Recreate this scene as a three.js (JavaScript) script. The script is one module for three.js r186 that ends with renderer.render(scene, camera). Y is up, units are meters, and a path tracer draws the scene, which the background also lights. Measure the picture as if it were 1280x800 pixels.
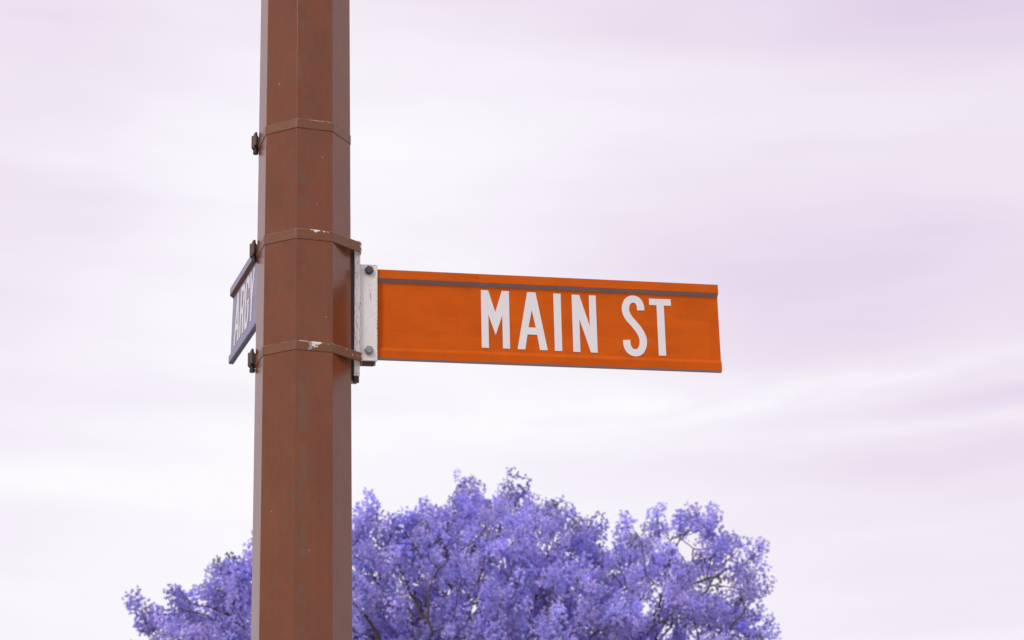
import * as THREE from 'three';
import { mergeGeometries } from 'three/addons/utils/BufferGeometryUtils.js';
import { RoundedBoxGeometry } from 'three/addons/geometries/RoundedBoxGeometry.js';
import { ImprovedNoise } from 'three/addons/math/ImprovedNoise.js';

// ---------------------------------------------------------------- camera, sky, sun, exposure
const scene = new THREE.Scene();
const R = THREE.MathUtils.degToRad, clamp = THREE.MathUtils.clamp, lerp = THREE.MathUtils.lerp, sstep = THREE.MathUtils.smoothstep;
const camera = new THREE.PerspectiveCamera(18.181, 1.6, 0.05, 1500);
camera.position.set(0, 1.6, 0);
camera.rotation.set(R(19.5), 0, 0);
camera.focus = 3.09;
camera.userData.fStop = 18;

const renderer = new THREE.WebGLRenderer({ antialias: true });
renderer.toneMapping = THREE.LinearToneMapping;
renderer.toneMappingExposure = 1;
renderer.shadowMap.enabled = true;

let seedState = 7;
const rnd = () => { seedState = (seedState + 0x6d2b79f5) | 0; let t = Math.imul(seedState ^ (seedState >>> 15), 1 | seedState); t = (t + Math.imul(t ^ (t >>> 7), 61 | t)) ^ t; return ((t ^ (t >>> 14)) >>> 0) / 4294967296; };
const rr = (a, b) => a + (b - a) * rnd();
const perlin = new ImprovedNoise();
const fbm = (x, y, z, n = 4) => { let s = 0, a = 1, t = 0; for (let i = 0; i < n; i++) { s += a * perlin.noise(x, y, z); t += a; a *= 0.5; x = x * 2.03 + 11.3; y = y * 2.03 + 4.7; z = z * 2.03 + 7.9; } return s / t; };
const lin = (r, g, b) => new THREE.Color().setRGB(r / 255, g / 255, b / 255, THREE.SRGBColorSpace);

// thin high cloud over a pale lavender sky: soft sheets everywhere, a few drifting streaks
function makeSky() {
  const W = 4096, H = 2048, data = new Float32Array(W * H * 4);
  const lav = lin(226, 209, 233), white = lin(252, 250, 254), deep = lin(196, 182, 214);
  const g = (az, el, a0, e0, sa, se, tilt = 0) => { const x = az - a0, y = el - e0 - x * tilt; return Math.exp(-0.5 * ((x / sa) ** 2 + (y / se) ** 2)); };
  const horizon = H / 2;
  for (let row = 0; row < H; row++) {
    const el = ((row + 0.5) / H - 0.5) * 180;
    if (row < horizon) { for (let c = 0; c < W; c++) { const o = (row * W + c) * 4; data[o] = white.r; data[o + 1] = white.g; data[o + 2] = white.b; data[o + 3] = 1; } continue; }
    const ce = Math.cos(R(el)), se = Math.sin(R(el));
    for (let col = 0; col < W; col++) {
      const ang = ((col + 0.5) / W - 0.5) * 2 * Math.PI, x = Math.cos(ang) * ce, z = Math.sin(ang) * ce;
      const az = Math.atan2(x, -z) * 180 / Math.PI;
      const s = el / 57.3;
      const sheet = fbm(x * 2.2 + 3.1, s * 9, z * 2.2, 4), broad = fbm(x * 1.1 + 9, s * 2.4 + 5, z * 1.1, 2);
      let w = 0.585 + 0.32 * broad + 0.26 * sheet + 0.2 * fbm(x * 7 + 2, s * 46 + 1.5 * broad, z * 7, 4) + 0.20 * (1 - sstep(el, 6, 16));
      if (Math.abs(az) < 40 && el < 45) {
        const wx = 2.2 * fbm(x * 7, s * 14, z * 7, 3), we = 1.3 * fbm(x * 6 + 20, s * 12, z * 6, 3);
        const a = az + wx * 2, e = el + we;
        w += 0.30 * g(a, e, -6.5, 18.5, 5.5, 8) + 0.14 * g(a, e, 3.2, 25.2, 6.5, 1.7, 0.02) + 0.18 * g(a, e, -2, 22.4, 5, 2);
        w -= 0.5 * g(a, e, 11.5, 20.6, 7, 2.2, -0.05) + 0.2 * g(a, e, 14, 13.5, 6, 2.5) + 0.6 * g(a, e, 15.4, 28.6, 5, 1.7) + 0.2 * g(a, e, 4, 28.9, 9, 0.9) + 0.2 * g(a, e, -15.6, 24.8, 2.4, 3.2);
        w -= 0.18 * g(a, e, -11.5, 17.2, 5, 0.45) + 0.22 * g(a, e, 14, 16.7, 4, 0.35, 0.04) + 0.2 * g(a, e, 13, 15.3, 6, 0.5);
        const fine = 0.55 + 0.9 * fbm(x * 26, s * 120 - az * 0.16, z * 26, 4);
        w += 0.4 * fine * g(az, el + we * 0.35, 11, 17.55, 6.5, 0.42, 0.055) + 0.3 * fine * g(az, el + we * 0.4, 2, 16.7, 4.5, 0.45, 0.05) + 0.3 * fine * g(az, el + we * 0.3, 13, 16.15, 4, 0.16, 0.03) + 0.2 * g(a, e, -12, 14.3, 7, 0.4);
      }
      const o = (row * W + col) * 4;
      for (let i = 0; i < 3; i++) {
        const k = 'rgb'[i];
        data[o + i] = w < 0 ? lerp(lav[k], deep[k], clamp(-w * 1.6, 0, 1)) : lerp(lav[k], white[k], clamp(w, 0, 1));
      }
      data[o + 3] = 1;
    }
  }
  const t = new THREE.DataTexture(data, W, H, THREE.RGBAFormat, THREE.FloatType);
  t.mapping = THREE.EquirectangularReflectionMapping; t.magFilter = THREE.LinearFilter; t.needsUpdate = true;
  return t;
}
const sky = makeSky();
scene.background = sky;
scene.environment = sky;

const sun = new THREE.DirectionalLight(new THREE.Color(1, 0.95, 0.88), 1.5);
sun.name = 'sun';
sun.position.set(-13, 22, 17);
sun.target.position.set(-0.3, 2.5, -3);
sun.castShadow = true; sun.shadow.radius = 24;
sun.shadow.mapSize.set(2048, 2048);
Object.assign(sun.shadow.camera, { left: -30, right: 30, top: 30, bottom: -30, near: 1, far: 120 });
scene.add(sun, sun.target);

// ---------------------------------------------------------------- helpers
function put(name, geometry, material, parent) {
  const m = new THREE.Mesh(geometry, material); m.name = name; m.castShadow = m.receiveShadow = true; parent.add(m); return m;
}
function thing(name, label, category) {
  const o = new THREE.Group(); o.name = name; o.userData = { label, category }; scene.add(o); return o;
}
function canvasTexture(w, h, draw, srgb = true) {
  const c = document.createElement('canvas'); c.width = w; c.height = h;
  draw(c.getContext('2d'), w, h);
  const t = new THREE.CanvasTexture(c); if (srgb) t.colorSpace = THREE.SRGBColorSpace;
  t.magFilter = THREE.LinearFilter; t.wrapS = t.wrapT = THREE.RepeatWrapping; return t;
}
function dataTexture(w, h, fn, srgb = true) {
  const d = new Uint8Array(w * h * 4);
  for (let y = 0; y < h; y++) for (let x = 0; x < w; x++) { const c = fn(x / w, y / h), o = (y * w + x) * 4; d[o] = clamp(c[0], 0, 255); d[o + 1] = clamp(c[1], 0, 255); d[o + 2] = clamp(c[2], 0, 255); d[o + 3] = 255; }
  const t = new THREE.DataTexture(d, w, h); if (srgb) t.colorSpace = THREE.SRGBColorSpace;
  t.magFilter = THREE.LinearFilter; t.wrapS = t.wrapT = THREE.RepeatWrapping; t.needsUpdate = true; return t;
}
function plain(g) { const n = g.index ? g.toNonIndexed() : g; return n; }
function box(w, h, d, x, y, z, r = 0.0008) { const g = new RoundedBoxGeometry(w, h, d, 2, Math.min(r, w / 2.1, h / 2.1, d / 2.1)); g.translate(x, y, z); return g; }
// a jagged flake outline in a canvas
function flake(g, x, y, rx, ry, n = 11) {
  g.beginPath();
  for (let i = 0; i < n; i++) { const a = i / n * Math.PI * 2, k = rr(0.45, 1.1); g[i ? 'lineTo' : 'moveTo'](x + Math.cos(a) * rx * k, y + Math.sin(a) * ry * k); }
  g.closePath(); g.fill();
}

// ---------------------------------------------------------------- ground
{
  const t = dataTexture(512, 512, (u, v) => {
    const a = u * Math.PI * 2, b = v * Math.PI * 2;
    const n = fbm(Math.cos(a) * 3 + 5, Math.sin(a) * 3 + Math.cos(b) * 3, Math.sin(b) * 3, 5), f = perlin.noise(u * 512 * 0.37, v * 512 * 0.37, 3.3);
    const k = 1 + 0.5 * n + 0.22 * f; return [150 * k, 145 * k, 138 * k];
  });
  t.repeat.set(300, 300);
  const g = new THREE.CircleGeometry(900, 96); g.rotateX(-Math.PI / 2);
  const m = put('ground', g, new THREE.MeshStandardMaterial({ map: t, roughness: 0.95 }), scene);
  m.userData.kind = 'structure';
}

// ---------------------------------------------------------------- painted octagonal pole
const AX = -0.24400, LEAN = 0.02934, PZ = -2.903, PHI0 = -0.0612;
const poleR = (y) => 0.0739 - 0.0016 * (y - 2.64);
const paintBase = [115, 62, 28];
const U_SPAN = 0.452, V_SPAN = 1.28;
const poleMap = (() => {
  const W = 1024, H = 2048, frontU = 0.0;
  const specks = [];
  for (let i = 0; i < 520; i++) specks.push([rnd(), rnd(), rr(0.0004, 0.0012), rnd()]);
  const t = dataTexture(W, H, (u, v) => {
    const X = u * U_SPAN, Y = v * V_SPAN, a = u * Math.PI * 2;
    const cx = Math.cos(a) * 0.072, cz = Math.sin(a) * 0.072;
    const n1 = fbm(cx * 26, Y * 12, cz * 26, 4), n2 = fbm(cx * 160, Y * 60, cz * 160, 3), streak = fbm(cx * 120 + 8, Y * 2.6, cz * 120, 3), grain = perlin.noise(X * 1500, Y * 1500, 1.7);
    let k = 1 + 0.10 * n1 + 0.06 * n2 + 0.03 * streak + 0.035 * grain;
    let c = [paintBase[0] * k, paintBase[1] * k, paintBase[2] * k];
    // redder thin-paint patches
    const red = 0.6 * sstep(fbm(cx * 40 + 30, Y * 30, cz * 40, 5), -0.1, 0.4);
    c = [lerp(c[0], c[0] * 1.06, red), lerp(c[1], c[1] * 0.9, red), lerp(c[2], c[2] * 0.8, red)];
    // chalky grey scuffing just right of the front arris
    const d = X < 0.226 ? X : X - U_SPAN;
    const lane = Math.exp(-(((d - 0.0105) / 0.0085) ** 2));
    const scuff = clamp(lane * sstep(fbm(cx * 90, Y * 42 + 40, cz * 90, 5) + 0.10 * (Y < 0.62 ? 1 : 0.1), 0.03, 0.28) + 0.25 * sstep(fbm(cx * 60 + 70, Y * 22, cz * 60, 5), 0.22, 0.42), 0, 1) * 0.45;
    const gk = 1 + 0.12 * n2;
    c = [lerp(c[0], 100 * gk, scuff), lerp(c[1], 84 * gk, scuff), lerp(c[2], 80 * gk, scuff)];
    return c;
  });
  // specks and pin chips
  const px = t.image.data;
  for (const [u, v, r, s] of specks) {
    const rx = Math.ceil(r / U_SPAN * W), ry = Math.ceil(r / V_SPAN * H * 1.2), x0 = Math.floor(u * W), y0 = Math.floor(v * H);
    for (let y = -ry; y <= ry; y++) for (let x = -rx; x <= rx; x++) {
      if ((x / rx) ** 2 + (y / ry) ** 2 > rr(0.5, 1.1)) continue;
      const o = ((((y0 + y) % H + H) % H) * W + (((x0 + x) % W + W) % W)) * 4, light = s > 0.9;
      for (let i = 0; i < 3; i++) px[o + i] = light ? lerp(px[o + i], [176, 158, 145][i], 0.7) : px[o + i] * (s > 0.5 ? 0.84 : 0.93);
    }
  }
  return t;
})();
const poleBump = dataTexture(512, 512, (u, v) => {
  const a = u * Math.PI * 2, b = v * Math.PI * 2;
  const n = 128 + 70 * fbm(Math.cos(a) * 9, Math.sin(a) * 9 + Math.cos(b) * 20, Math.sin(b) * 20, 3) + 24 * perlin.noise(u * 140, v * 300, 2.2); return [n, n, n];
}, false);
const polePaint = new THREE.MeshPhysicalMaterial({ map: poleMap, roughness: 0.23, bumpMap: poleBump, bumpScale: 0.00012 });
const DARK = { steel: new THREE.MeshStandardMaterial({ color: lin(70, 64, 66), roughness: 0.5, metalness: 0.55 }) };

// rounded octagon outline in plan: [x, z, nx, nz, s] with s the length along the outline from the front arris
function octagon(rad, round, seg = 4) {
  const out = []; const ap = rad * Math.cos(Math.PI / 8), half = rad * Math.sin(Math.PI / 8), cut = round * Math.tan(Math.PI / 8);
  for (let k = 0; k < 8; k++) {
    const phi = PHI0 + k * Math.PI / 4, cr = rad - round / Math.cos(Math.PI / 8), cx = Math.sin(phi) * cr, cz = Math.cos(phi) * cr;
    for (let i = 0; i <= seg; i++) { const a = phi - Math.PI / 8 + (i / seg) * Math.PI / 4; out.push([cx + Math.sin(a) * round, cz + Math.cos(a) * round, Math.sin(a), Math.cos(a)]); }
  }
  return out;
}
function ring(outlineAt, ys, uOf, vOf) {
  const pos = [], nor = [], uv = [], idx = []; let n = 0;
  ys.forEach((y, j) => {
    const o = outlineAt(y); n = o.length + 1; let s = 0, total = 0;
    for (let i = 0; i < o.length; i++) { const p = o[i], q = o[(i + 1) % o.length]; total += Math.hypot(p[0] - q[0], p[1] - q[1]); }
    for (let i = 0; i < n; i++) {
      const p = o[i % o.length], q = o[(i + o.length - 1) % o.length];
      if (i) s += Math.hypot(p[0] - q[0], p[1] - q[1]);
      pos.push(p[0], y, p[1]); nor.push(p[2], 0, p[3]); uv.push(uOf(s, s / total), vOf(y));
    }
  });
  for (let j = 0; j + 1 < ys.length; j++) for (let i = 0; i + 1 < n; i++) { const a = j * n + i, b = a + 1, c = a + n, d = c + 1; idx.push(a, b, c, b, d, c); }
  const g = new THREE.BufferGeometry();
  g.setAttribute('position', new THREE.Float32BufferAttribute(pos, 3)); g.setAttribute('normal', new THREE.Float32BufferAttribute(nor, 3)); g.setAttribute('uv', new THREE.Float32BufferAttribute(uv, 2)); g.setIndex(idx);
  return g;
}

const pole = thing('street_pole', 'brown painted octagonal steel pole carrying the two street signs', 'pole');
pole.position.set(AX, 0, PZ); pole.rotation.z = LEAN;
const POLE_TOP = 7.2;
{
  const ys = []; for (let i = 0; i <= 36; i++) ys.push(i * POLE_TOP / 36);
  const shaft = put('shaft', ring((y) => octagon(poleR(y), 0.004), ys, (s, f) => f - 0.0016 / U_SPAN, (y) => (y - 2.0) / V_SPAN), polePaint, pole);
  const cap = new THREE.LatheGeometry([[0, 0.035], [0.03, 0.033], [0.06, 0.024], [0.072, 0.008], [0.073, 0], [0, 0]].map(([a, b]) => new THREE.Vector2(a, b)), 24);
  cap.translate(0, POLE_TOP, 0); put('pole_cap', cap, polePaint, pole);
  put('base_plate', box(0.3, 0.024, 0.3, 0, 0.016, 0, 0.004), DARK.steel, pole);
  for (const [sx, sz] of [[-1, -1], [-1, 1], [1, -1], [1, 1]]) { const b = new THREE.CylinderGeometry(0.014, 0.014, 0.03, 6); b.translate(sx * 0.115, 0.04, sz * 0.115); put('anchor_bolt', b, DARK.steel, pole); }
}

// bracket flanges that the bands wrap, in plan around the pole axis
const MAIN_DIR = [0.98314, -0.18286], ARGY_DIR = [-0.3273, -0.9449];
const flangeCorners = ([dx, dz], far, half) => [[dx * far - dz * half, dz * far + dx * half], [dx * far + dz * half, dz * far - dx * half]];
function hull(pts) {
  pts = pts.slice().sort((a, b) => a[0] - b[0] || a[1] - b[1]);
  const cr = (o, a, b) => (a[0] - o[0]) * (b[1] - o[1]) - (a[1] - o[1]) * (b[0] - o[0]), lo = [], hi = [];
  for (const p of pts) { while (lo.length > 1 && cr(lo[lo.length - 2], lo[lo.length - 1], p) <= 0) lo.pop(); lo.push(p); }
  for (const p of pts.slice().reverse()) { while (hi.length > 1 && cr(hi[hi.length - 2], hi[hi.length - 1], p) <= 0) hi.pop(); hi.push(p); }
  return [...lo.slice(0, -1), ...hi.slice(0, -1)];
}
const BAND_R = 0.0047;
function bandOutline(y, flanges, off) {
  const pts = octagon(poleR(y), 0.006, 3).map((p) => [p[0], p[1]]);
  for (const [d, far, half] of flanges) pts.push(...flangeCorners(d, far, half));
  let h = hull(pts).map((p) => [p[0], p[1], Math.atan2(p[0], p[1])]);
  // order by angle, starting just before the front arris, so that u runs as on the shaft
  h.sort((a, b) => { const k = (t) => ((t[2] - (PHI0 - 0.42)) % (2 * Math.PI) + 2 * Math.PI) % (2 * Math.PI); return k(a) - k(b); });
  const n = h.length, out = [];
  for (let i = 0; i < n; i++) {
    const a = h[(i + n - 1) % n], b = h[i], c = h[(i + 1) % n];
    const n1 = [b[1] - a[1], -(b[0] - a[0])], n2 = [c[1] - b[1], -(c[0] - b[0])];
    for (const v of [n1, n2]) { const l = Math.hypot(v[0], v[1]); v[0] /= -l; v[1] /= -l; }
    const flip = n1[0] * b[0] + n1[1] * b[1] < 0 ? -1 : 1;
    const m = [(n1[0] + n2[0]) * flip, (n1[1] + n2[1]) * flip], l = Math.hypot(m[0], m[1]); m[0] /= l; m[1] /= l;
    const k = Math.min(1.4, 1 / Math.max(0.5, (n1[0] * flip * m[0] + n1[1] * flip * m[1])));
    for (const q of [n1, n2]) out.push([b[0] + m[0] * off * k, b[1] + m[1] * off * k, q[0] * flip, q[1] * flip]);
  }
  return out;
}
function bandGeometry(y0, y1, flanges) {
  const ym = (y0 + y1) / 2, IN = 0.0002, OUT = 0.0011, total = (() => { const o = bandOutline(ym, flanges, OUT); let s = 0; o.forEach((p, i) => { const q = o[(i + 1) % o.length]; s += Math.hypot(p[0] - q[0], p[1] - q[1]); }); return s; })();
  const e = 0.0009, uOf = (s) => s / 0.6;
  const outer = ring(() => bandOutline(ym, flanges, OUT), [y0 + e, y1 - e], uOf, (y) => (y - y0) / (y1 - y0));
  const parts = [outer];
  const wedge = (ya, oa, yb, ob, ny) => {
    const a = bandOutline(ym, flanges, oa), b = bandOutline(ym, flanges, ob), pos = [], uv = [], idx = [], n = a.length + 1; let s = 0;
    for (let i = 0; i < n; i++) { const p = a[i % a.length], q = b[i % b.length]; if (i) { const w = a[i - 1]; s += Math.hypot(p[0] - w[0], p[1] - w[1]); } pos.push(p[0], ya, p[1], q[0], yb, q[1]); uv.push(uOf(s), (ya - y0) / (y1 - y0), uOf(s), (yb - y0) / (y1 - y0)); }
    for (let i = 0; i + 1 < n; i++) { const k = i * 2; idx.push(k, k + 1, k + 2, k + 1, k + 3, k + 2); }
    const g = new THREE.BufferGeometry(); g.setAttribute('position', new THREE.Float32BufferAttribute(pos, 3)); g.setAttribute('uv', new THREE.Float32BufferAttribute(uv, 2)); g.setIndex(idx); g.computeVertexNormals(); return g;
  };
  parts.push(wedge(y1 - e, OUT, y1, OUT - e), wedge(y1, OUT - e, y1, IN), wedge(y0, OUT - e, y0 + e, OUT), wedge(y0, IN, y0, OUT - e));
  return mergeGeometries(parts.map(plain));
}
// painted steel band with wear: chips where the paint has gone, copied from where they sit on each band
function bandMaterial(draw) {
  const map = canvasTexture(2048, 64, (g, w, h) => {
    g.fillStyle = 'rgb(114,66,32)'; g.fillRect(0, 0, w, h);
    for (let i = 0; i < 2600; i++) { const k = rr(-11, 11); g.fillStyle = `rgba(${114 + k},${66 + k},${32 + k},0.5)`; g.fillRect(rnd() * w, rnd() * h, rr(2, 16), rr(1, 6)); }
    for (let i = 0; i < 46; i++) { g.fillStyle = rnd() > 0.5 ? 'rgba(196,178,164,0.75)' : 'rgba(80,58,50,0.7)'; flake(g, rnd() * w, rnd() > 0.35 ? rr(0, 5) : rnd() * h, rr(1.5, 6), rr(1, 3)); }
    for (let x = 0; x < w; x += rr(10, 60)) { g.fillStyle = 'rgba(168,128,104,0.8)'; g.fillRect(x, rr(0, 1.5), rr(6, 44), rr(1.2, 2.6)); }
    draw(g, w, h);
  });
  return new THREE.MeshPhysicalMaterial({ map, roughness: 0.36, bumpMap: poleBump, bumpScale: 0.00025 });
}
const U = (m) => m / 0.6 * 2048;   // metres along the band to canvas pixels; the front arris is near 0.03 m
const ARRIS = 0.0287;
const white = 'rgb(226,220,214)';
function wornCorner(g, y, fl) {   // the band's paint has gone where it bends over the flange
  const o = bandOutline(y, fl, 0.002), [cx, cz] = flangeCorners(MAIN_DIR, 0.0865, 0.022).sort((a, b) => b[1] - a[1])[0];
  let s = 0, best = [9, 0]; o.forEach((p, i) => { if (i) s += Math.hypot(p[0] - o[i - 1][0], p[1] - o[i - 1][1]); const d = Math.hypot(p[0] - cx, p[1] - cz); if (d < best[0]) best = [d, s]; });
  g.fillStyle = 'rgb(206,200,196)'; g.fillRect(U(best[1] - 0.001), 0, U(0.03), 64);
  for (let i = 0; i < 14; i++) { g.fillStyle = i % 3 ? 'rgb(204,198,194)' : 'rgb(96,84,80)'; flake(g, U(best[1] - 0.001) + rr(-10, 6), rr(0, 64), rr(3, 9), rr(3, 9)); }
}
const bandSpecs = [
  [2.9205, 2.937, [[ARGY_DIR, 0.0865, 0.022]], (g) => {
    g.fillStyle = 'rgba(206,192,180,0.9)'; for (let i = 0; i < 16; i++) flake(g, U(ARRIS - 0.005 + i * 0.0023), rr(1, 6), rr(3, 8), rr(1.2, 3));
    g.fillStyle = white; flake(g, U(ARRIS - 0.030), 44, 7, 5);
  }],
  [2.735, 2.7525, [[MAIN_DIR, 0.0865, 0.022], [ARGY_DIR, 0.0865, 0.022]], (g) => {
    g.fillStyle = white; flake(g, U(ARRIS + 0.005), 8, 14, 12, 15); flake(g, U(ARRIS + 0.009), 5, 9, 7); flake(g, U(ARRIS + 0.018), 8, 10, 5); flake(g, U(ARRIS + 0.024), 9, 5, 4); g.fillRect(U(ARRIS - 0.004), 0, 40, 5);
    g.fillStyle = 'rgba(200,180,166,0.85)'; for (let i = 0; i < 10; i++) flake(g, U(ARRIS - 0.045 + i * 0.004), rr(0, 4), rr(4, 9), rr(1, 2.4));
    wornCorner(g, 2.744, [[MAIN_DIR, 0.0865, 0.022], [ARGY_DIR, 0.0865, 0.022]]);
  }],
  [2.556, 2.5715, [[MAIN_DIR, 0.0865, 0.022]], (g) => {
    g.fillStyle = 'rgb(150,142,142)'; g.beginPath(); g.moveTo(U(ARRIS - 0.006), 4); g.lineTo(U(ARRIS + 0.001), 4); g.lineTo(U(ARRIS), 50); g.lineTo(U(ARRIS - 0.007), 60); g.lineTo(U(ARRIS - 0.004), 34); g.closePath(); g.fill();
    g.fillStyle = white; flake(g, U(ARRIS + 0.003), 18, 12, 22, 15); flake(g, U(ARRIS + 0.008), 12, 16, 11, 13); g.fillRect(U(ARRIS - 0.001), 2, 52, 12); flake(g, U(ARRIS + 0.007), 32, 10, 8); g.fillRect(U(ARRIS - 0.020), 1, 46, 4);
    g.fillStyle = 'rgba(214,200,188,0.9)'; for (let i = 0; i < 9; i++) flake(g, U(ARRIS + 0.016 + i * 0.003), rr(2, 12), rr(2, 5), rr(1, 3));
    flake(g, U(ARRIS + 0.075), 34, 6, 9); flake(g, U(ARRIS + 0.086), 32, 4, 7); flake(g, U(ARRIS + 0.062), 12, 7, 3);
    wornCorner(g, 2.564, [[MAIN_DIR, 0.0865, 0.022]]);
  }],
];
const buckleSteel = new THREE.MeshStandardMaterial({ color: lin(84, 62, 56), roughness: 0.5, metalness: 0.2 });
const darkSteel = new THREE.MeshStandardMaterial({ color: lin(52, 47, 49), roughness: 0.5, metalness: 0.4 });
bandSpecs.forEach(([y0, y1, fl, draw], i) => {
  const band = put('clamp_band', bandGeometry(y0, y1, fl), bandMaterial(draw), pole);
  // worm-drive buckle on the left of the pole
  const ym = (y0 + y1) / 2 + 0.008, phi = PHI0 - Math.PI / 2 - 0.10, rad = poleR(ym);
  const place = (g) => { g.rotateY(phi); g.translate(Math.sin(phi) * rad, ym, Math.cos(phi) * rad); return g; };   // +z points outwards from the pole
  put('buckle', place(mergeGeometries([box(0.026, 0.021, 0.004, 0, 0, 0.0045), box(0.018, 0.023, 0.007, -0.001, -0.002, 0.0085, 0.002)].map(plain))), buckleSteel, band);
  const sc = new THREE.CylinderGeometry(0.0032, 0.0032, 0.030, 10); sc.translate(0.004, -0.005, 0.0052);
  const hd = new THREE.CylinderGeometry(0.0046, 0.0046, 0.005, 6); hd.translate(0.004, -0.0195, 0.0052);
  const tp = new THREE.CylinderGeometry(0.002, 0.0026, 0.006, 8); tp.translate(0.004, 0.0125, 0.0052);
  put('screw', place(mergeGeometries([sc, hd, tp].map(plain))), darkSteel, band);
});

// ---------------------------------------------------------------- street name signs
const K = 0.001;
const poly = (pts) => { const s = new THREE.Shape(); pts.forEach(([x, y], i) => s[i ? 'lineTo' : 'moveTo'](x, y)); s.closePath(); return s; };
function strokeShape(pts, half) {   // a letter drawn with one even stroke along a smooth line
  const c = new THREE.CatmullRomCurve3(pts.map(([x, y]) => new THREE.Vector3(x, y, 0)), false, 'centripetal'), L = [], Rr = [], N = 56;
  for (let i = 0; i <= N; i++) { const p = c.getPointAt(i / N), t = c.getTangentAt(i / N); L.push([p.x - t.y * half, p.y + t.x * half]); Rr.push([p.x + t.y * half, p.y - t.x * half]); }
  return poly([...L, ...Rr.reverse()]);
}
const letterShapes = {
  M: () => [poly([[0, 0], [0, 96], [11.6, 96], [22.5, 60], [33.4, 96], [45, 96], [45, 0], [33.6, 0], [33.6, 55], [22.5, 21.5], [11.4, 55], [11.4, 0]])],
  A: () => { const s = poly([[0, 0], [17.4, 96], [31, 96], [48.4, 0], [36, 0], [32, 25], [16.4, 25], [12.4, 0]]); s.holes.push(poly([[18.4, 37], [30, 37], [24.2, 66]])); return [s]; },
  I: () => [poly([[0, 0], [0, 96], [12, 96], [12, 0]])],
  N: () => [poly([[0, 0], [0, 96], [12.4, 96], [28, 44], [28, 96], [39.3, 96], [39.3, 0], [28.4, 0], [11.4, 55], [11.4, 0]])],
  S: () => [strokeShape([[31.4, 74], [31.2, 81], [27.2, 89.6], [19.6, 92.6], [11.4, 89.2], [6.8, 80], [6.6, 71], [11, 61], [19, 51.5], [27.6, 40], [33, 27.5], [32.4, 15.5], [27.4, 6.2], [19.4, 3.2], [11, 6.6], [6.8, 15], [6.2, 24]], 6)],
  T: () => [poly([[0, 96], [36, 96], [36, 85], [24, 85], [24, 0], [12, 0], [12, 85], [0, 85]])],
  R: () => {
    const s = new THREE.Shape(); s.moveTo(0, 0); s.lineTo(0, 96); s.lineTo(22, 96); s.bezierCurveTo(35, 96, 40, 87, 40, 73); s.lineTo(40, 66); s.bezierCurveTo(40, 55, 36.5, 48, 31, 45); s.lineTo(42, 0); s.lineTo(29.5, 0); s.lineTo(20, 42); s.lineTo(11.6, 42); s.lineTo(11.6, 0); s.closePath();
    const h = new THREE.Path(); h.moveTo(11.6, 85); h.lineTo(20, 85); h.bezierCurveTo(26, 85, 28.4, 81, 28.4, 73); h.lineTo(28.4, 66); h.bezierCurveTo(28.4, 57, 26, 53, 20, 53); h.lineTo(11.6, 53); h.closePath(); s.holes.push(h); return [s];
  },
  G: () => [strokeShape([[34, 70], [33.6, 79], [29, 88.5], [20, 92.2], [11, 88.5], [6.4, 78], [6, 62], [6, 34], [6.4, 18], [11, 7.5], [20, 3.8], [29, 7.5], [33.6, 18], [34, 33], [34, 44]], 6), poly([[21, 40], [21, 51], [40, 51], [40, 40]])],
  Y: () => [poly([[0, 96], [12.6, 96], [23, 58], [33.4, 96], [46, 96], [29, 38], [29, 0], [17, 0], [17, 38]])],
};
function letterGeometry(ch) {
  const g = mergeGeometries(letterShapes[ch]().map((s) => plain(new THREE.ExtrudeGeometry(s, { depth: 0.5, bevelEnabled: false, curveSegments: 10 }))));
  return g;
}
// extruded blade: thick lips top and bottom, thin recessed panel between, same on both sides. z = 0 is the front of the lips, y = 0 the middle
const T_ = 16, REC = 6.5;
const bladeProfile = [[0, 74.2], [0.8, 75], [-0, 75]];
function bladeShape() {
  const f = [[-0.6, 75], [0, 74.4], [0, 60], [-REC, 55.2], [-REC, -52], [-3.4, -56.6], [-3, -57.6], [-3.6, -70.2], [-4.4, -71.4]];   // [z, y] of the front side, from the top down
  const b = f.map(([z, y]) => [-T_ - z, y]).reverse();
  return [...f, ...b];
}
function bladeGeometry(len) {
  const p = bladeShape(), s = poly(p.map(([z, y]) => [-z, y]));   // extrude runs along +z; turned so that it runs along +x with the shape's x towards -z
  const g = new THREE.ExtrudeGeometry(s, { depth: len, bevelEnabled: false }); g.rotateY(Math.PI / 2); return plain(g);
}
function filmGeometry(len, runs, back) {   // thin reflective film over runs of the profile
  const out = [];
  for (const run of runs) {
    const pos = [], uv = [], idx = []; let s = 0; const nx = 24;
    run.forEach(([z, y], j) => {
      if (j) s += Math.hypot(z - run[j - 1][0], y - run[j - 1][1]);
      for (let i = 0; i <= nx; i++) { const x = len * i / nx; pos.push(x, y, back ? -T_ - z - 0.35 : z + 0.35); uv.push(x / 560, (y + 75) / 150); }
    });
    const n = nx + 1;
    for (let j = 0; j + 1 < run.length; j++) for (let i = 0; i < nx; i++) { const a = j * n + i, b = a + 1, c = a + n, d = c + 1; if (back) idx.push(a, b, c, b, d, c); else idx.push(a, c, b, b, c, d); }
    const g = new THREE.BufferGeometry(); g.setAttribute('position', new THREE.Float32BufferAttribute(pos, 3)); g.setAttribute('uv', new THREE.Float32BufferAttribute(uv, 2)); g.setIndex(idx);
    const ng = g.toNonIndexed(); ng.computeVertexNormals(); out.push(ng);
  }
  return mergeGeometries(out);
}
const filmRuns = [[[0, 74.2], [0, 60.2]], [[-REC, 55], [-REC, -51.9], [-3.45, -56.5], [-3, -57.8], [-3.6, -70]]];

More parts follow.
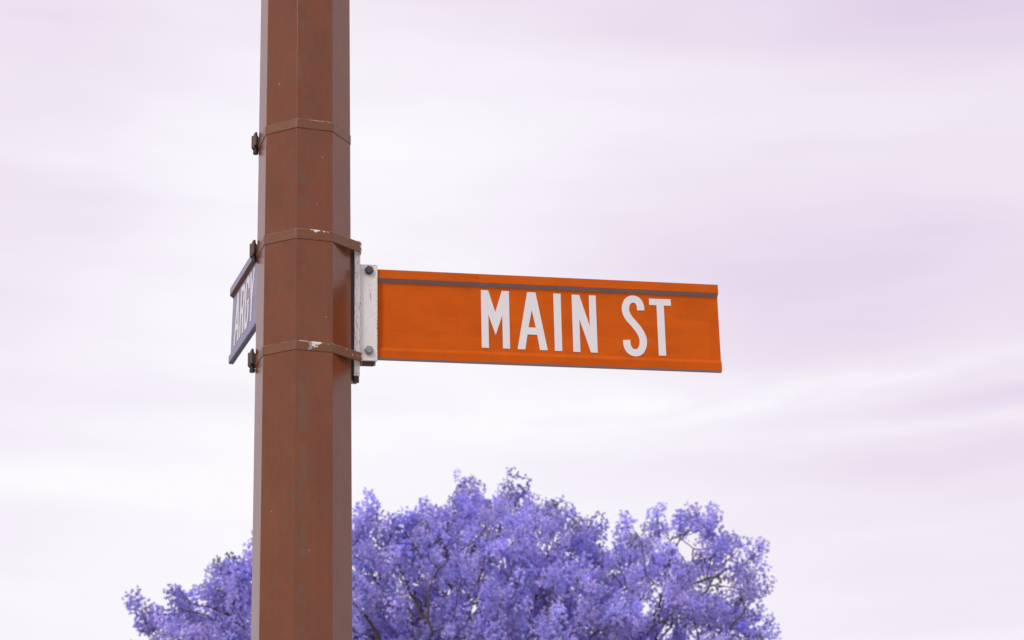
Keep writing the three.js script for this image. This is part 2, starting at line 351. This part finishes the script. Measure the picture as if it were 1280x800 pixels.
const plateMap = canvasTexture(256, 1024, (g, w, h) => {
  g.fillStyle = 'rgb(226,223,220)'; g.fillRect(0, 0, w, h);
  for (let i = 0; i < 1500; i++) { const k = rr(-9, 8); g.fillStyle = `rgba(${224 + k},${221 + k},${218 + k},0.5)`; g.fillRect(rnd() * w, rnd() * h, rr(2, 16), rr(6, 60)); }
  g.fillStyle = 'rgba(92,84,84,0.85)';
  g.beginPath(); g.moveTo(146, 240); g.lineTo(152, 300); g.lineTo(166, 350); g.lineTo(160, 400); g.lineTo(156, 350); g.lineTo(148, 320); g.closePath(); g.fill();
  for (let i = 0; i < 120; i++) { const e = rnd(); g.fillStyle = rnd() > 0.5 ? 'rgba(120,110,106,0.8)' : 'rgba(176,168,162,0.9)'; flake(g, e < 0.4 ? w - rr(0, 12) : e < 0.7 ? rr(0, 16) : rnd() * w, rnd() * h, rr(1.5, 6), rr(2, 12)); }
  g.fillStyle = 'rgba(90,82,80,0.85)'; for (let i = 0; i < 9; i++) flake(g, w - rr(0, 7), rr(560, 720), rr(3, 7), rr(6, 16));
  for (let i = 0; i < 6; i++) flake(g, rr(120, 230), rr(0, 16), rr(4, 14), rr(3, 7));
});
const platePaint = new THREE.MeshStandardMaterial({ map: plateMap, roughness: 0.48, metalness: 0.05 });
const flangeMap = canvasTexture(256, 1024, (g, w, h) => {
  g.fillStyle = 'rgb(218,215,212)'; g.fillRect(0, 0, w, h);
  for (let i = 0; i < 800; i++) { const k = rr(-20, 12); g.fillStyle = `rgba(${216 + k},${213 + k},${210 + k},0.5)`; g.fillRect(rnd() * w, rnd() * h, rr(4, 30), rr(8, 60)); }
  for (let i = 0; i < 90; i++) { g.fillStyle = ['rgba(92,84,84,0.9)', 'rgba(122,84,66,0.9)', 'rgba(140,132,130,0.9)'][Math.floor(rnd() * 3)]; flake(g, rnd() * w, rnd() * h, rr(3, 16), rr(4, 26)); }
});
const flangePaint = new THREE.MeshStandardMaterial({ map: flangeMap, roughness: 0.5, metalness: 0.1 });
const shadeFillDark = new THREE.MeshStandardMaterial({ color: lin(70, 58, 54), roughness: 0.6 });  // dark colour of the added bracket fillers, stands in for shade
const boltSteel = [new THREE.MeshStandardMaterial({ color: lin(84, 79, 80), roughness: 0.45, metalness: 0.55 }), new THREE.MeshStandardMaterial({ color: lin(150, 146, 146), roughness: 0.4, metalness: 0.7 })];
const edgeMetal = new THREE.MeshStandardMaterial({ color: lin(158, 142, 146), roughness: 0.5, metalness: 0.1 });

function hexBolt() {
  const prof = [[0, 3.2], [4.2, 3.2], [6.0, 2.4]].map(([a, b]) => new THREE.Vector2(a, b));
  const head = new THREE.CylinderGeometry(7.2, 7.2, 4.2, 6); head.translate(0, 2.1, 0);
  const cham = new THREE.CylinderGeometry(5.6, 7.2, 1.3, 6); cham.translate(0, 4.85, 0);
  const dome = new THREE.CylinderGeometry(4.6, 5.0, 0.5, 20); dome.translate(0, 5.7, 0);
  const washer = new THREE.CylinderGeometry(8.2, 8.6, 1.2, 24); washer.translate(0, 0.3, 0);
  const g = mergeGeometries([head, cham, dome].map(plain)); g.rotateX(Math.PI / 2); return g;
}
const boltGeo = hexBolt();

// bracket: side = -1 stands at the start of the blade, +1 at its end. dist = from the blade's end to the pole's axis
function addBracket(sign, xEnd, side, dist) {
  const bracket = new THREE.Group(); bracket.name = 'bracket'; sign.add(bracket);
  const X = (a) => xEnd + side * a;    // a = mm beyond the blade's end
  const bx = (name, a0, a1, y0, y1, z0, z1, mat, r = 0.8) => put(name, box(Math.abs(a1 - a0), y1 - y0, z1 - z0, X((a0 + a1) / 2), (y0 + y1) / 2, (z0 + z1) / 2, r), mat, bracket);
  const inner = dist - 77, outer = dist - 86;           // flange faces, seen from the blade's end
  bx('front_plate', -0.5, outer + 0.2, -78, 80, 0.9, 5.4, platePaint);
  bx('back_plate', -0.5, outer + 0.2, -78, 80, -T_ - 5.4, -T_ - 0.9, platePaint);
  bx('added_dark_filler', 3, outer - 0.3, -80.5, -71.6, -T_ - 0.6, 0.6, shadeFillDark);  // filler added so that the underside of the plates looks dark
  bx('flange', outer, inner, -106, 116, -8 - 22, -8 + 22, flangePaint, 1.2);
  bx('gap_shade_block', inner + 0.1, dist - 66.5, -102, 112, -8 - 17, -8 + 17, shadeFillDark);  // dark block added in place of the shadowed gap between pole and flange
  for (const [y, m] of [[69.5, boltSteel[0]], [-62, boltSteel[1]]]) {
    const b = put('bolt', boltGeo, m, bracket); b.position.set(X(13), y, 6.0); b.rotation.z = y > 0 ? 0.2 : 0.42;
    const n = put('nut', boltGeo, boltSteel[0], bracket); n.position.set(X(13), y, -T_ - 6.0); n.rotation.x = Math.PI;
  }
  // clamp lug hanging under the flange
  const lug = new THREE.CylinderGeometry(5, 5.6, 15, 6); lug.translate(X((inner + outer) / 2 + 1), -107, -8 + 16); put('clamp_lug', lug, darkSteel, bracket);
  return bracket;
}
function filmMap(base, seed) {
  return canvasTexture(2048, 560, (g, w, h) => {
    g.fillStyle = `rgb(${base})`; g.fillRect(0, 0, w, h);
    const s = (k, a) => `rgba(${base.map((v) => Math.round(clamp(v * k, 0, 255))).join()},${a})`;
    for (let i = 0; i < 260; i++) { g.fillStyle = s(rr(0.84, 1.1), 0.15); flake(g, rnd() * w, rnd() * h, rr(40, 240), rr(20, 90), 16); }
    for (let i = 0; i < 9000; i++) { g.fillStyle = s(rr(0.84, 1.1), 0.28); g.fillRect(rnd() * w, rnd() * h, rr(1, 7), rr(1, 5)); }
    for (let i = 0; i < 60; i++) { g.fillStyle = s(rr(0.5, 0.8), 0.5); flake(g, rnd() * w, rnd() * h, rr(1.5, 5), rr(1.5, 4), 8); }
    for (let i = 0; i < 40; i++) { g.fillStyle = s(rr(0.7, 0.9), 0.14); g.fillRect(rnd() * w, rr(0, h * 0.8), rr(1.5, 5), rr(40, 200)); }
    seed(g, w, h, s);
  });
}
function makeSign(o, { origin, yaw, roll, length, tuck, bracketAt, axis, film, letterPaint, text, edge, strip }) {
  o.position.set(...origin); o.rotation.order = 'YXZ'; o.rotation.set(0, yaw, roll); o.scale.setScalar(K);
  const start = bracketAt < 0 ? -tuck : 0, len = length + tuck;
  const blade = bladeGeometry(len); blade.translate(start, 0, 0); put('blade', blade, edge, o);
  const f = filmGeometry(len, filmRuns, false); f.translate(start, 0, 0); put('front_film', f, film, o);
  const b = filmGeometry(len, filmRuns, true); b.translate(start, 0, 0); put('back_film', b, film, o);
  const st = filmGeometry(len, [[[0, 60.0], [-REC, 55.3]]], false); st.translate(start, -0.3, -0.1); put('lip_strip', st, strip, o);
  for (const [ch, x, y, sx, sy] of text) { const m = put('letter', letterGeometry(ch), letterPaint, o); m.position.set(x, y, -REC + 0.6); m.scale.set(sx, sy, 1); m.userData.label = `white letter ${ch}`; }
  addBracket(o, bracketAt < 0 ? 0 : length, bracketAt, axis);
  return o;
}
const letterWhite = new THREE.MeshStandardMaterial({ color: lin(226, 223, 224), roughness: 0.45 });

const mainSign = thing('street_sign', 'orange street name sign reading MAIN ST bolted to the white bracket', 'street sign');
makeSign(mainSign, {
  origin: [-0.20989, 2.64491, -2.92386], yaw: 0.18390, roll: 0.02151, length: 553, tuck: 24, bracketAt: -1, axis: 113.6,
  film: new THREE.MeshPhysicalMaterial({ map: filmMap([203, 88, 0], (g, w, h, s) => { g.fillStyle = s(0.72, 0.5); flake(g, w * 0.325, h * 0.045, 22, 9, 14); }), roughness: 0.6, specularIntensity: 0.3 }),
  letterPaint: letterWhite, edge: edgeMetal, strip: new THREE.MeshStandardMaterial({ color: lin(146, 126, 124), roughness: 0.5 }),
  text: [['M', 165.6, -46.2, 1, 1], ['A', 222.5, -46.4, 1, 1], ['I', 282.2, -46.7, 1, 1], ['N', 312, -47.2, 1, 1], ['S', 393, -48.2, 1, 1.015], ['T', 438.8, -47.9, 1, 0.998]],
});
const sideSign = thing('street_sign_001', 'lavender grey street sign reading ARGY, half hidden behind the brown pole', 'street sign');
makeSign(sideSign, {
  origin: [-0.51714, 2.80666, -3.44358], yaw: -1.23730, roll: 0, length: 460, tuck: 24, bracketAt: 1, axis: 113,
  film: new THREE.MeshPhysicalMaterial({ map: filmMap([140, 136, 166], () => {}), roughness: 0.45 }),
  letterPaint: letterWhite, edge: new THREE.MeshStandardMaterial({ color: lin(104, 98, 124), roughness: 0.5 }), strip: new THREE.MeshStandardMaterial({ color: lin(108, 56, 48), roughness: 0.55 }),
  text: [['A', 28, -47, 0.86, 1], ['R', 76, -47, 0.86, 1], ['G', 116, -47, 0.86, 1], ['Y', 153, -47, 0.86, 1]],
});
for (const o of [mainSign, sideSign]) o.userData.group = 'street name signs on the pole';

// ---------------------------------------------------------------- flowering tree
{
  const tree = thing('flowering_tree', 'broad tree covered in violet blossom behind the pole', 'tree');
  const TX = -1.1, TZ = -38;
  tree.position.set(TX, -0.45, TZ);
  // crown lobes: centre x, y, z (from the trunk's foot) and radii
  const lobes = [
    [-4.75, 8.75, 0.4, 1.3, 1.05, 1.5], [-4.3, 9.0, -1.6, 1.3, 1.0, 1.5], [-3.25, 9.45, 0.8, 1.35, 1.35, 1.8], [-2.0, 9.6, 1.4, 1.3, 1.4, 1.7], [-1.2, 9.75, 0.2, 1.45, 1.5, 1.9],
    [0.45, 9.95, 0.4, 1.85, 1.95, 2.2], [0.1, 9.3, 2.4, 1.8, 1.5, 1.5], [1.0, 9.4, -2.2, 1.9, 1.6, 1.6], [2.0, 9.55, 1.2, 1.35, 1.35, 1.7], [4.0, 9.45, 0.6, 1.9, 2.1, 1.9], [4.45, 8.4, 0.2, 1.35, 1.5, 1.7], [3.3, 8.5, 2.4, 1.5, 1.4, 1.4],
    [-5.6, 8.3, 0.2, 1.3, 1.2, 1.5], [-3.6, 7.6, 2.2, 1.6, 1.2, 1.5], [-1.4, 8.2, 3.0, 1.7, 1.3, 1.3], [1.5, 8.2, 3.3, 1.7, 1.3, 1.2], [-2.4, 8.6, -2.6, 1.8, 1.4, 1.5], [3.6, 8.2, -2.6, 1.7, 1.4, 1.5], [5.1, 7.4, 0.4, 1.1, 1.1, 1.5],
    [-4.0, 6.6, 0, 1.5, 0.9, 2.2], [4.2, 6.6, 0, 1.5, 0.9, 2.2], [0, 6.6, 3.0, 2.2, 0.9, 1.2], [0, 6.6, -3.0, 2.2, 0.9, 1.2],
  ];
  // outline of the crown's top seen from the street: [x, height]
  const outline = [[-7.07,8.12],[-6.67,8.8],[-6.46,9.18],[-6.28,9.83],[-5.59,9.99],[-5.07,10.3],[-4.4,10.71],[-3.94,10.93],[-2.94,11.22],[-1.94,11.48],[-1.48,11.78],[-0.77,11.76],[-0.23,11.96],[0.13,12.49],[0.79,12.52],[1.81,12.33],[2.04,11.39],[2.81,11.18],[3.2,11.04],[3.59,11.41],[4.14,11.55],[4.53,11.65],[4.99,11.34],[5.29,11.03],[5.66,10.45],[5.88,9.99],[6.05,9.62],[6.22,9.08],[6.56,8.27]];
  const topAt = (x, z) => { let i = 0; while (i < outline.length - 2 && outline[i + 1][0] < x) i++; const [a, b] = [outline[i], outline[i + 1]], h = lerp(a[1], b[1], clamp((x - a[0]) / (b[0] - a[0]), -3, 4)); return 2.05 + (h - 2.05) * (1 - z / 38) - 0.34; };
  const att = [];
  const perVol = 54;
  for (const [x, y, z, a, b, c] of lobes) {
    const n = Math.round(perVol * a * b * c * (y > 8 ? 1.25 : 0.5));
    for (let i = 0; i < n; i++) {
      const u = rr(-1, 1), th = rnd() * 2 * Math.PI, q = Math.sqrt(1 - u * u), r = Math.pow(rnd(), 0.30) * (1 + 0.10 * fbm(x + u * 2, y + q * 2, th, 2));
      const p = new THREE.Vector3(x + q * Math.cos(th) * r * a, y + u * r * b, z + q * Math.sin(th) * r * c);
      // keep only what lies near the outside of the union
      let deep = p.y > topAt(p.x, p.z) || p.x < -6.1 || p.x > 5.7;
      for (const l of lobes) { const d = Math.hypot((p.x - l[0]) / l[3], (p.y - l[1]) / l[4], (p.z - l[2]) / l[5]); if (d < 0.5 && rnd() < 0.75) { deep = true; break; } }
      if (!deep) att.push(p);
    }
  }
  // space colonisation: limbs grow towards the crown's free spots
  const nodes = [{ p: new THREE.Vector3(0, 0.3, 0), par: -1 }];
  const grow = (par, p) => { nodes.push({ p, par, kids: 0 }); return nodes.length - 1; };
  let last = 0;
  for (let i = 1; i <= 6; i++) last = grow(last, new THREE.Vector3(0.10 * Math.sin(i * 0.9), i * 0.42, 0.08 * Math.cos(i)));
  for (const [ax, ay, az, steps] of [[-0.75, 1, 0.15, 6], [0.7, 1, 0.1, 6], [-0.1, 1, 0.55, 6], [0.12, 1, -0.5, 6]]) {
    let b = last; const d = new THREE.Vector3(ax, ay, az).normalize();
    for (let i = 0; i < steps; i++) { d.y += 0.05; d.normalize(); b = grow(b, nodes[b].p.clone().addScaledVector(d, 0.42).add(new THREE.Vector3(rr(-0.05, 0.05), 0, rr(-0.05, 0.05)))); }
  }
  const near = att.map(() => [Infinity, -1]);
  const touch = (from) => { for (let i = 0; i < att.length; i++) { if (!att[i]) continue; for (let k = from; k < nodes.length; k++) { const d = att[i].distanceToSquared(nodes[k].p); if (d < near[i][0]) near[i] = [d, k]; } } };
  touch(3);
  const STEP = 0.24, KILL = 0.36 ** 2;
  for (let it = 0; it < 90; it++) {
    const dirs = new Map();
    for (let i = 0; i < att.length; i++) { if (!att[i]) continue; const k = near[i][1], v = att[i].clone().sub(nodes[k].p).normalize(); if (dirs.has(k)) dirs.get(k).add(v); else dirs.set(k, v); }
    if (!dirs.size) break;
    const from = nodes.length;
    for (const [k, d] of dirs) {
      if (d.lengthSq() < 1e-6) continue;
      d.normalize(); d.x += rr(-0.28, 0.28); d.y += rr(-0.2, 0.3); d.z += rr(-0.28, 0.28); d.normalize();
      nodes[k].used = (nodes[k].used || 0) + 1; if (nodes[k].used > 4) continue;
      grow(k, nodes[k].p.clone().addScaledVector(d, STEP));
    }
    if (nodes.length === from) break;
    touch(from);
    for (let i = 0; i < att.length; i++) if (att[i] && near[i][0] < KILL) att[i] = null;
  }
  const kids = nodes.map(() => []);
  nodes.forEach((n, i) => { if (n.par >= 0) kids[n.par].push(i); });
  // twigs at the ends
  const tips = []; const N0 = nodes.length;
  for (let i = 7; i < N0; i++) {
    const end = kids[i].length === 0, r = rnd();
    if (!end && r > 0.30) continue;
    const dir = nodes[i].p.clone().sub(nodes[nodes[i].par].p).normalize();
    const cnt = end ? 2 : 1;
    for (let c = 0; c < cnt; c++) {
      const d = dir.clone().add(new THREE.Vector3(rr(-0.9, 0.9), rr(-0.1, 0.9), rr(-0.9, 0.9))).normalize(), L = rr(0.12, 0.26) * (rnd() < 0.05 ? 1.35 : 1);
      const a = grow(i, nodes[i].p.clone().addScaledVector(d, L)); d.y += 0.35; d.normalize();
      const b = grow(a, nodes[a].p.clone().addScaledVector(d, L)); tips.push(b, ...(rnd() < 0.6 ? [a] : []));
      kids[i].push(a); kids.push([b], []);
    }
  }
  const rad = new Float64Array(nodes.length);
  for (let i = nodes.length - 1; i >= 0; i--) { let s = 0; for (const k of kids[i]) s += Math.pow(rad[k], 2.12); rad[i] = kids[i].length ? Math.max(0.008, Math.pow(s, 1 / 2.12)) : 0.008; }
  const limbs = { trunk: [[], [], []], branches: [[], [], []] };
  const ringOf = (i, dir, n) => { const a = new THREE.Vector3(0.31, 0.2, 0.93).cross(dir).normalize(), b = dir.clone().cross(a), out = []; for (let k = 0; k <= n; k++) { const t = k / n * 2 * Math.PI, nn = a.clone().multiplyScalar(Math.cos(t)).addScaledVector(b, Math.sin(t)); out.push([nodes[i].p.clone().addScaledVector(nn, rad[i] * (i < 2 ? 1.25 : 1)), nn]); } return out; };
  const dirOf = (i) => (nodes[i].par < 0 ? new THREE.Vector3(0, 1, 0) : nodes[i].p.clone().sub(nodes[nodes[i].par].p).normalize());
  for (let i = 1; i < nodes.length; i++) {
    const par = nodes[i].par, big = rad[i] > 0.1, [P, Nn, I] = big ? limbs.trunk : limbs.branches, n = rad[i] > 0.1 ? 12 : rad[i] > 0.025 ? 6 : 4;
    const di = dirOf(i), r0 = ringOf(par, big ? dirOf(par).lerp(di, 0.5).normalize() : di, n), r1 = ringOf(i, di, n), o = P.length / 3;
    // a branch starts no thicker than its own size allows
    const cap = Math.min(1, (rad[i] * 1.35) / rad[par]);
    for (const [v, nn] of r0) { const q = nodes[par].p.clone().lerp(v, cap); P.push(q.x, q.y, q.z); Nn.push(nn.x, nn.y, nn.z); }
    for (const [v, nn] of r1) { P.push(v.x, v.y, v.z); Nn.push(nn.x, nn.y, nn.z); }
    for (let k = 0; k < n; k++) I.push(o + k, o + k + 1, o + n + 1 + k, o + k + 1, o + n + 2 + k, o + n + 1 + k);
  }
  const bark = new THREE.MeshStandardMaterial({ color: lin(92, 80, 80), roughness: 0.95 });
  for (const k of ['trunk', 'branches']) { const g = new THREE.BufferGeometry(); g.setAttribute('position', new THREE.Float32BufferAttribute(limbs[k][0], 3)); g.setAttribute('normal', new THREE.Float32BufferAttribute(limbs[k][1], 3)); g.setIndex(limbs[k][2]); put(k, g, bark, tree); }
  // one flower panicle: open trumpets along a short stalk
  const P = [], Nn = [], I = [];
  for (let f = 0; f < 26; f++) {
    const t = Math.pow(rnd(), 0.8), hgt = t * 0.27, wid = 0.125 * (1 - 0.7 * t), a = f * 2.4 + rr(-0.4, 0.4);
    const base = new THREE.Vector3(Math.cos(a) * wid * rr(0.3, 1), hgt - 0.05, Math.sin(a) * wid * rr(0.3, 1));
    const d = new THREE.Vector3(Math.cos(a), rr(-0.7, 0.5), Math.sin(a)).normalize(), u = new THREE.Vector3(0.2, 1, 0.4).cross(d).normalize(), v = d.clone().cross(u), L = rr(0.036, 0.054), W = rr(0.018, 0.027), o = P.length / 3;
    P.push(base.x, base.y, base.z); Nn.push(d.x, d.y, d.z);
    for (let k = 0; k < 4; k++) { const th = k * Math.PI / 2, q = base.clone().addScaledVector(d, L * rr(0.85, 1.1)).addScaledVector(u, Math.cos(th) * W).addScaledVector(v, Math.sin(th) * W), nn = u.clone().multiplyScalar(Math.cos(th)).addScaledVector(v, Math.sin(th)); P.push(q.x, q.y, q.z); Nn.push(nn.x, nn.y, nn.z); }
    for (let k = 0; k < 4; k++) I.push(o, o + 1 + (k + 1) % 4, o + 1 + k);
  }
  const pg = new THREE.BufferGeometry(); pg.setAttribute('position', new THREE.Float32BufferAttribute(P, 3)); pg.setAttribute('normal', new THREE.Float32BufferAttribute(Nn, 3)); pg.setIndex(I);
  const petal = new THREE.MeshPhysicalMaterial({ color: 0xffffff, roughness: 0.85, transmission: 0.35, thickness: 0, flatShading: true, side: THREE.DoubleSide });
  const spots = [];
  for (const i of tips) { const n = 1 + (rnd() < 0.85 ? 1 : 0) + (rnd() < 0.6 ? 1 : 0); for (let k = 0; k < n; k++) spots.push([nodes[i].p.clone().add(new THREE.Vector3(rr(-0.13, 0.13), rr(-0.14, 0.08), rr(-0.13, 0.13))), dirOf(i)]); }
  const inst = new THREE.InstancedMesh(pg, petal, spots.length), m4 = new THREE.Matrix4(), q = new THREE.Quaternion(), q2 = new THREE.Quaternion(), upv = new THREE.Vector3(0, 1, 0), col = new THREE.Color();
  const leafTone = lin(126, 132, 140);
  const tones = [lin(224, 214, 254), lin(197, 195, 252), lin(216, 200, 250), lin(180, 181, 249), lin(178, 162, 226)];
  spots.forEach(([p, d], i) => {
    const dd = d.clone().add(new THREE.Vector3(rr(-0.5, 0.5), rr(0, 0.9), rr(-0.5, 0.5))).normalize();
    q.setFromUnitVectors(upv, dd); q2.setFromAxisAngle(upv, rnd() * 6.28); q.multiply(q2);
    const s = rr(0.75, 1.3); m4.compose(p, q, new THREE.Vector3(s * rr(0.9, 1.15), s, s * rr(0.9, 1.15))); inst.setMatrixAt(i, m4);
    const k = clamp(2.2 + 3.4 * fbm(p.x * 0.7, p.y * 0.7, p.z * 0.7, 2) + rr(-1.2, 1.2), 0, 4), t = Math.floor(k);
    col.copy(tones[t]).lerp(tones[Math.min(4, t + 1)], k - t).multiplyScalar(rr(0.78, 1.2)); if (rnd() < 0.02) col.copy(leafTone); inst.setColorAt(i, col);
  });
  inst.name = 'crown'; inst.userData.kind = 'stuff'; inst.userData.label = 'violet blossom'; inst.castShadow = inst.receiveShadow = true;
  tree.add(inst);
  console.log('nodes', nodes.length, 'tips', tips.length, 'panicles', spots.length, 'trunk r', rad[1], rad[6]);
}

renderer.render(scene, camera);
